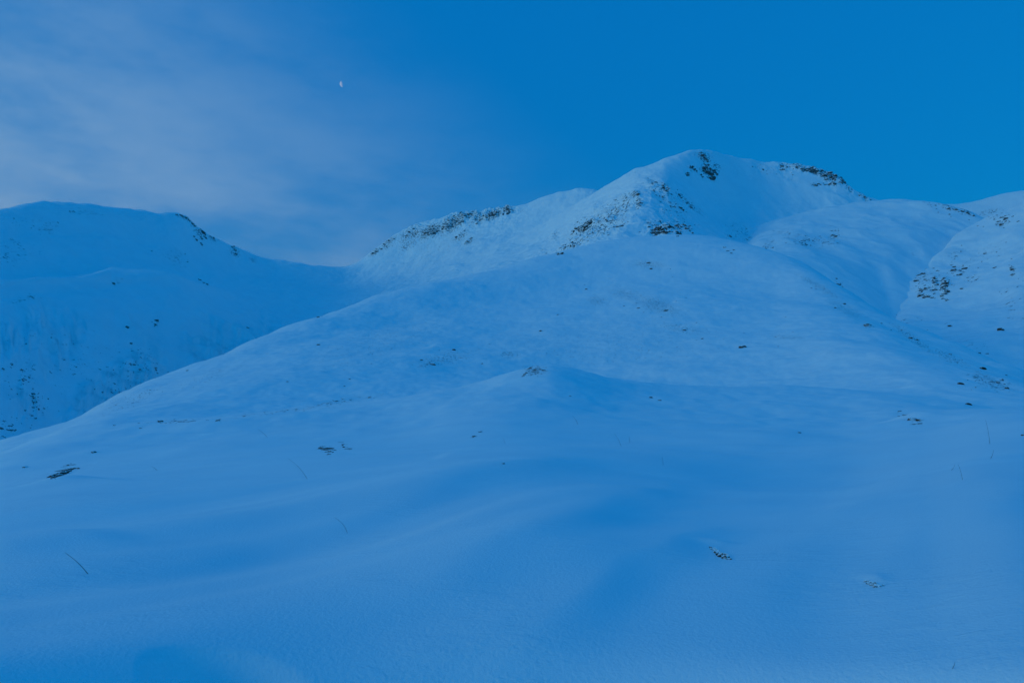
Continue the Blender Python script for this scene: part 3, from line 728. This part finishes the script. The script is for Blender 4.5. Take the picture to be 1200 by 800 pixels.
scatter(('small stone lying on the right slope beside the gully', 'slope'), 'stones scattered on the right slope',
        [(1088,335,28,16,-10,4),(1122,318,22,8,-15,2),(1140,330,30,14,-20,1),(1186,320,10,12,0,.7),(1090,375,40,12,0,.8),(1160,300,40,20,-20,.6),(1170,262,25,6,-10,.8)], 55, 1.6, 4.6, 3)
scatter(('small stone on the flank of the highest peak', 'peak'), 'stones scattered on the peak',
        [(700,262,40,14,-32,3),(770,222,30,8,38,1.5),(662,292,20,6,-30,1),(870,280,25,10,20,1.2),(800,242,22,8,38,1),(780,275,30,6,0,1),(905,200,30,6,10,.6)], 55, 1.4, 3.6, 4)
scatter(('small stone on the rounded shoulder right of the peak', 'shoulder'), 'stones scattered on the shoulder',
        [(950,282,45,8,5,3),(978,334,12,8,20,1),(900,288,12,10,0,1.2),(1110,250,30,4,15,.6)], 28, 1.4, 3.2, 5)

# ---- dry grass stalks poking out of the near snow
def stalk_mat():
    m, nt, N, L = nodes('dry_stalk'); out = N('ShaderNodeOutputMaterial'); b = N('ShaderNodeBsdfPrincipled'); L(b.outputs[0], out.inputs[0])
    tc = N('ShaderNodeTexCoord').outputs['Object']
    L(mixc(N, L, noise(N, L, tc, 30, 3), (0.05, 0.04, 0.03, 1), (0.13, 0.10, 0.07, 1)), b.inputs['Base Color'])
    b.inputs['Roughness'].default_value = 0.9
    return m
M_ST = stalk_mat()
def stalk(u0, v0, u1, v1, label, bend=0.1, rad=0.6, group=None):
    """root pixel (u0,v0) on the snow, tip seen at (u1,v1)"""
    r = hit(u0, v0)
    if r is None: return
    loc, nor, dist, k = r
    x, y, z = ray(u1, v1); d = Vector((float(x), float(y), float(z))).normalized()
    tip = d*dist*0.99
    L_ = (tip-loc).length; rr = 0.62*rad/F*dist
    pts = []
    side_ = Vector((0.7, 0.2, 0.3)).normalized()
    for i in range(9):
        t = i/8 ; pts.append(loc.lerp(tip, t) + side_*L_*bend*math.sin(math.pi*t) - (loc-loc))
    pts.insert(0, loc - (tip-loc).normalized()*L_*0.15)
    bm = bmesh.new(); rings = []
    for i, p in enumerate(pts):
        t = i/(len(pts)-1); r_ = rr*(1-0.6*t)*0.5
        dr_ = (pts[min(i+1, len(pts)-1)]-pts[max(i-1, 0)]).normalized()
        a = dr_.orthogonal().normalized(); b_ = dr_.cross(a)
        rings.append([bm.verts.new(p-loc + a*math.cos(k_*math.tau/6)*r_ + b_*math.sin(k_*math.tau/6)*r_) for k_ in range(6)])
    for i in range(len(rings)-1):
        for k_ in range(6): bm.faces.new((rings[i][k_], rings[i][(k_+1)%6], rings[i+1][(k_+1)%6], rings[i+1][k_]))
    bm.faces.new(rings[0]); bm.faces.new(rings[-1])
    bmesh.ops.recalc_face_normals(bm, faces=bm.faces)
    me = bpy.data.meshes.new('grass_stalk'); bm.to_mesh(me); bm.free(); me.materials.append(M_ST)
    for p in me.polygons: p.use_smooth = True
    o = bpy.data.objects.new('grass_stalk', me); COL.objects.link(o); o.location = loc
    o['label'] = label; o['category'] = 'grass stalk'
    if group: o['group'] = group
stalk(103,672, 76,647, 'straight dry stalk leaning left in the near snow, lowest at the left', .04, 1.0)
stalk(407,624, 392,606, 'curved dry stalk in the near snow left of the middle', .10, .8)
stalk(360,561, 338,537, 'thin dry stalk below the half buried dark rocks', .06, .6)
stalk(1160,520, 1155,492, 'tall thin stalk at the right, upper of the leaning stalks', .03, .5)
stalk(1128,562, 1123,544, 'short thin stalk at the right below the tall one', .03, .5)
stalk(1161,537, 1164,527, 'little bent stalk beside the tall one at the right', .1, .6)
stalk(1115,551, 1119,544, 'little stalk left of the short thin one at the right', .1, .5)
stalk(313,512, 302,503, 'fine stalk high on the near slope at the left', .05, .5)
stalk(184,551, 177,546, 'tiny stalk right of the half buried left rocks', .05, .5)
stalk(677,497, 671,487, 'fine stalk under the snow crest in the middle', .05, .5)
stalk(728,523, 720,508, 'fine stalk leaning left, in the middle of the near snow', .05, .5)
stalk(738,518, 737,511, 'short upright fine stalk in the middle of the near snow', .03, .5)
stalk(777,545, 776,535, 'upright fine stalk right of the middle of the near snow', .03, .5)
stalk(592,412+108, 589,512, 'fine stalk above the single pointed stone', .03, .4)
stalk(1116,783, 1119,775, 'tiny stalk at the lower right corner of the snow', .1, .8)

# ------------------------------------------------------------------ the moon
SUN_AZ = math.radians(-107); SUN_EL = math.radians(12)      # where the last light comes from: left, behind the camera
SUN_V = Vector((math.sin(SUN_AZ)*math.cos(SUN_EL), math.cos(SUN_AZ)*math.cos(SUN_EL), math.sin(SUN_EL)))
x, y, z = ray(402, 98.5); md = Vector((float(x), float(y), float(z))).normalized()
MD = 26000.0; mr = MD*(3.8/F)*0.93
bm = bmesh.new(); bmesh.ops.create_icosphere(bm, subdivisions=5, radius=mr)
me = bpy.data.meshes.new('moon'); bm.to_mesh(me); bm.free()
for p in me.polygons: p.use_smooth = True
moon = bpy.data.objects.new('moon', me); COL.objects.link(moon); moon.location = md*MD
moon['label'] = 'pale half moon hanging in the blue sky, lit on its left side'; moon['category'] = 'moon'
m, nt, N, L = nodes('moon_light')
out = N('ShaderNodeOutputMaterial'); ge = N('ShaderNodeNewGeometry')
vm = N('ShaderNodeVectorMath'); vm.operation = 'DOT_PRODUCT'; L(ge.outputs['Normal'], vm.inputs[0])
vm.inputs[1].default_value = (-0.93, -0.30, -0.30)  # lit half painted as glow facing this way, dark half left transparent
tr = N('ShaderNodeBsdfTransparent'); em = N('ShaderNodeEmission')
tcn = N('ShaderNodeTexCoord').outputs['Object']
L(mixc(N, L, mrange(N, L, noise(N, L, tcn, 3.0/mr, 4, .6), .35, .65), (0.18, 0.33, 0.56, 1), (0.36, 0.45, 0.68, 1)), em.inputs['Color'])
mx = N('ShaderNodeMixShader'); L(math_(N, L, 'MULTIPLY', mrange(N, L, vm.outputs['Value'], 0.2, 0.8), math_(N, L, 'SUBTRACT', 1.0, ge.outputs['Backfacing'])), mx.inputs[0]); L(tr.outputs[0], mx.inputs[1]); L(em.outputs[0], mx.inputs[2])
L(mx.outputs[0], out.inputs[0]); me.materials.append(m)

# ------------------------------------------------------------------ light
sl = bpy.data.lights.new('sun', 'SUN'); so = bpy.data.objects.new('sun', sl); COL.objects.link(so)
sl.energy = 0.70; sl.angle = math.radians(26); sl.color = (0.64, 0.94, 0.66)
so.rotation_euler = SUN_V.to_track_quat('Z', 'Y').to_euler()

w = bpy.data.worlds.new('World'); scene.world = w; w.use_nodes = True
nt = w.node_tree; nt.nodes.clear(); L = nt.links.new
def N(t, **k):
    n = nt.nodes.new(t)
    for a, v in k.items(): setattr(n, a, v)
    return n
out = N('ShaderNodeOutputWorld'); bg = N('ShaderNodeBackground'); L(bg.outputs[0], out.inputs[0])
bg.inputs['Strength'].default_value = 0.10
sky = N('ShaderNodeTexSky'); sky.sky_type = 'NISHITA'; sky.sun_disc = False
sky.sun_elevation = SUN_EL; sky.sun_rotation = SUN_AZ % math.tau
sky.air_density = 1.0; sky.dust_density = 0.4; sky.ozone_density = 3.0; sky.altitude = 600
# dusk white balance: hardly any red left
tint = N('ShaderNodeMix'); tint.data_type = 'RGBA'; tint.blend_type = 'MULTIPLY'; tint.inputs[0].default_value = 1
TINT = (0.0, 0.40, 0.37, 1)
L(sky.outputs[0], tint.inputs[6]); tint.inputs[7].default_value = TINT
air = N('ShaderNodeMix'); air.data_type = 'RGBA'; air.blend_type = 'ADD'; air.inputs[0].default_value = 1
L(tint.outputs[2], air.inputs[6]); air.inputs[7].default_value = (0.0, 1.30, 4.55, 1)
tc = N('ShaderNodeTexCoord').outputs['Generated']
sep = N('ShaderNodeSeparateXYZ'); L(tc, sep.inputs[0])
# thin cloud veil, thick towards the left, streaked
mp = N('ShaderNodeMapping'); mp.inputs['Scale'].default_value = (1.0, 1.0, 2.6); mp.inputs['Rotation'].default_value = (0, math.radians(-16), 0); L(tc, mp.inputs[0])
nA = noise(N, L, mp.outputs[0], 2.3, 6, 0.55); nB = noise(N, L, mp.outputs[0], 6.5, 5, 0.6)
# how far left / low: direction dot a fixed vector
dv = N('ShaderNodeVectorMath'); dv.operation = 'DOT_PRODUCT'; L(tc, dv.inputs[0]); dv.inputs[1].default_value = (-0.62, 0.25, -0.74)
lefty = mrange(N, L, dv.outputs['Value'], -0.16, 0.48)
nm = mrange(N, L, math_(N, L, 'ADD', math_(N, L, 'MULTIPLY', nA, .65), math_(N, L, 'MULTIPLY', nB, .35)), 0.36, 0.64)
cl = math_(N, L, 'MULTIPLY', lefty, math_(N, L, 'ADD', math_(N, L, 'MULTIPLY', nm, 1.05), 0.28))
clouds = mixc(N, L, cl, air.outputs[2], (1.85, 3.6, 6.2, 1))
# the twilight half of the sky, behind the camera, is the brighter one
tw = mrange(N, L, sep.outputs[1], 0.35, -0.6, 1.0, 1.11)
br = N('ShaderNodeVectorMath'); br.operation = 'SCALE'; L(clouds, br.inputs[0]); L(tw, br.inputs['Scale'])
L(br.outputs[0], bg.inputs['Color'])

# ------------------------------------------------------------------ air
HAZE = 1
if HAZE:
    bm = bmesh.new(); bmesh.ops.create_cube(bm, size=1)
    me = bpy.data.meshes.new('haze'); bm.to_mesh(me); bm.free()
    hz = bpy.data.objects.new('haze', me); COL.objects.link(hz)
    hz.scale = (18200, 18200, 1700); hz.location = (0, 0, 1700/2-700); hz['kind'] = 'stuff'
    m, nt, N, L = nodes('haze'); o_ = N('ShaderNodeOutputMaterial'); pv = N('ShaderNodeVolumePrincipled')
    pv.inputs['Density'].default_value = 0.5/7000; pv.inputs['Color'].default_value = (.25, .85, 1, 1)
    L(pv.outputs[0], o_.inputs['Volume']); me.materials.append(m)

vs = scene.view_settings
scene.display_settings.display_device = 'sRGB'
vs.view_transform = 'Standard'; vs.look = 'None'; vs.exposure = 0; vs.gamma = 1; vs.use_curve_mapping = False
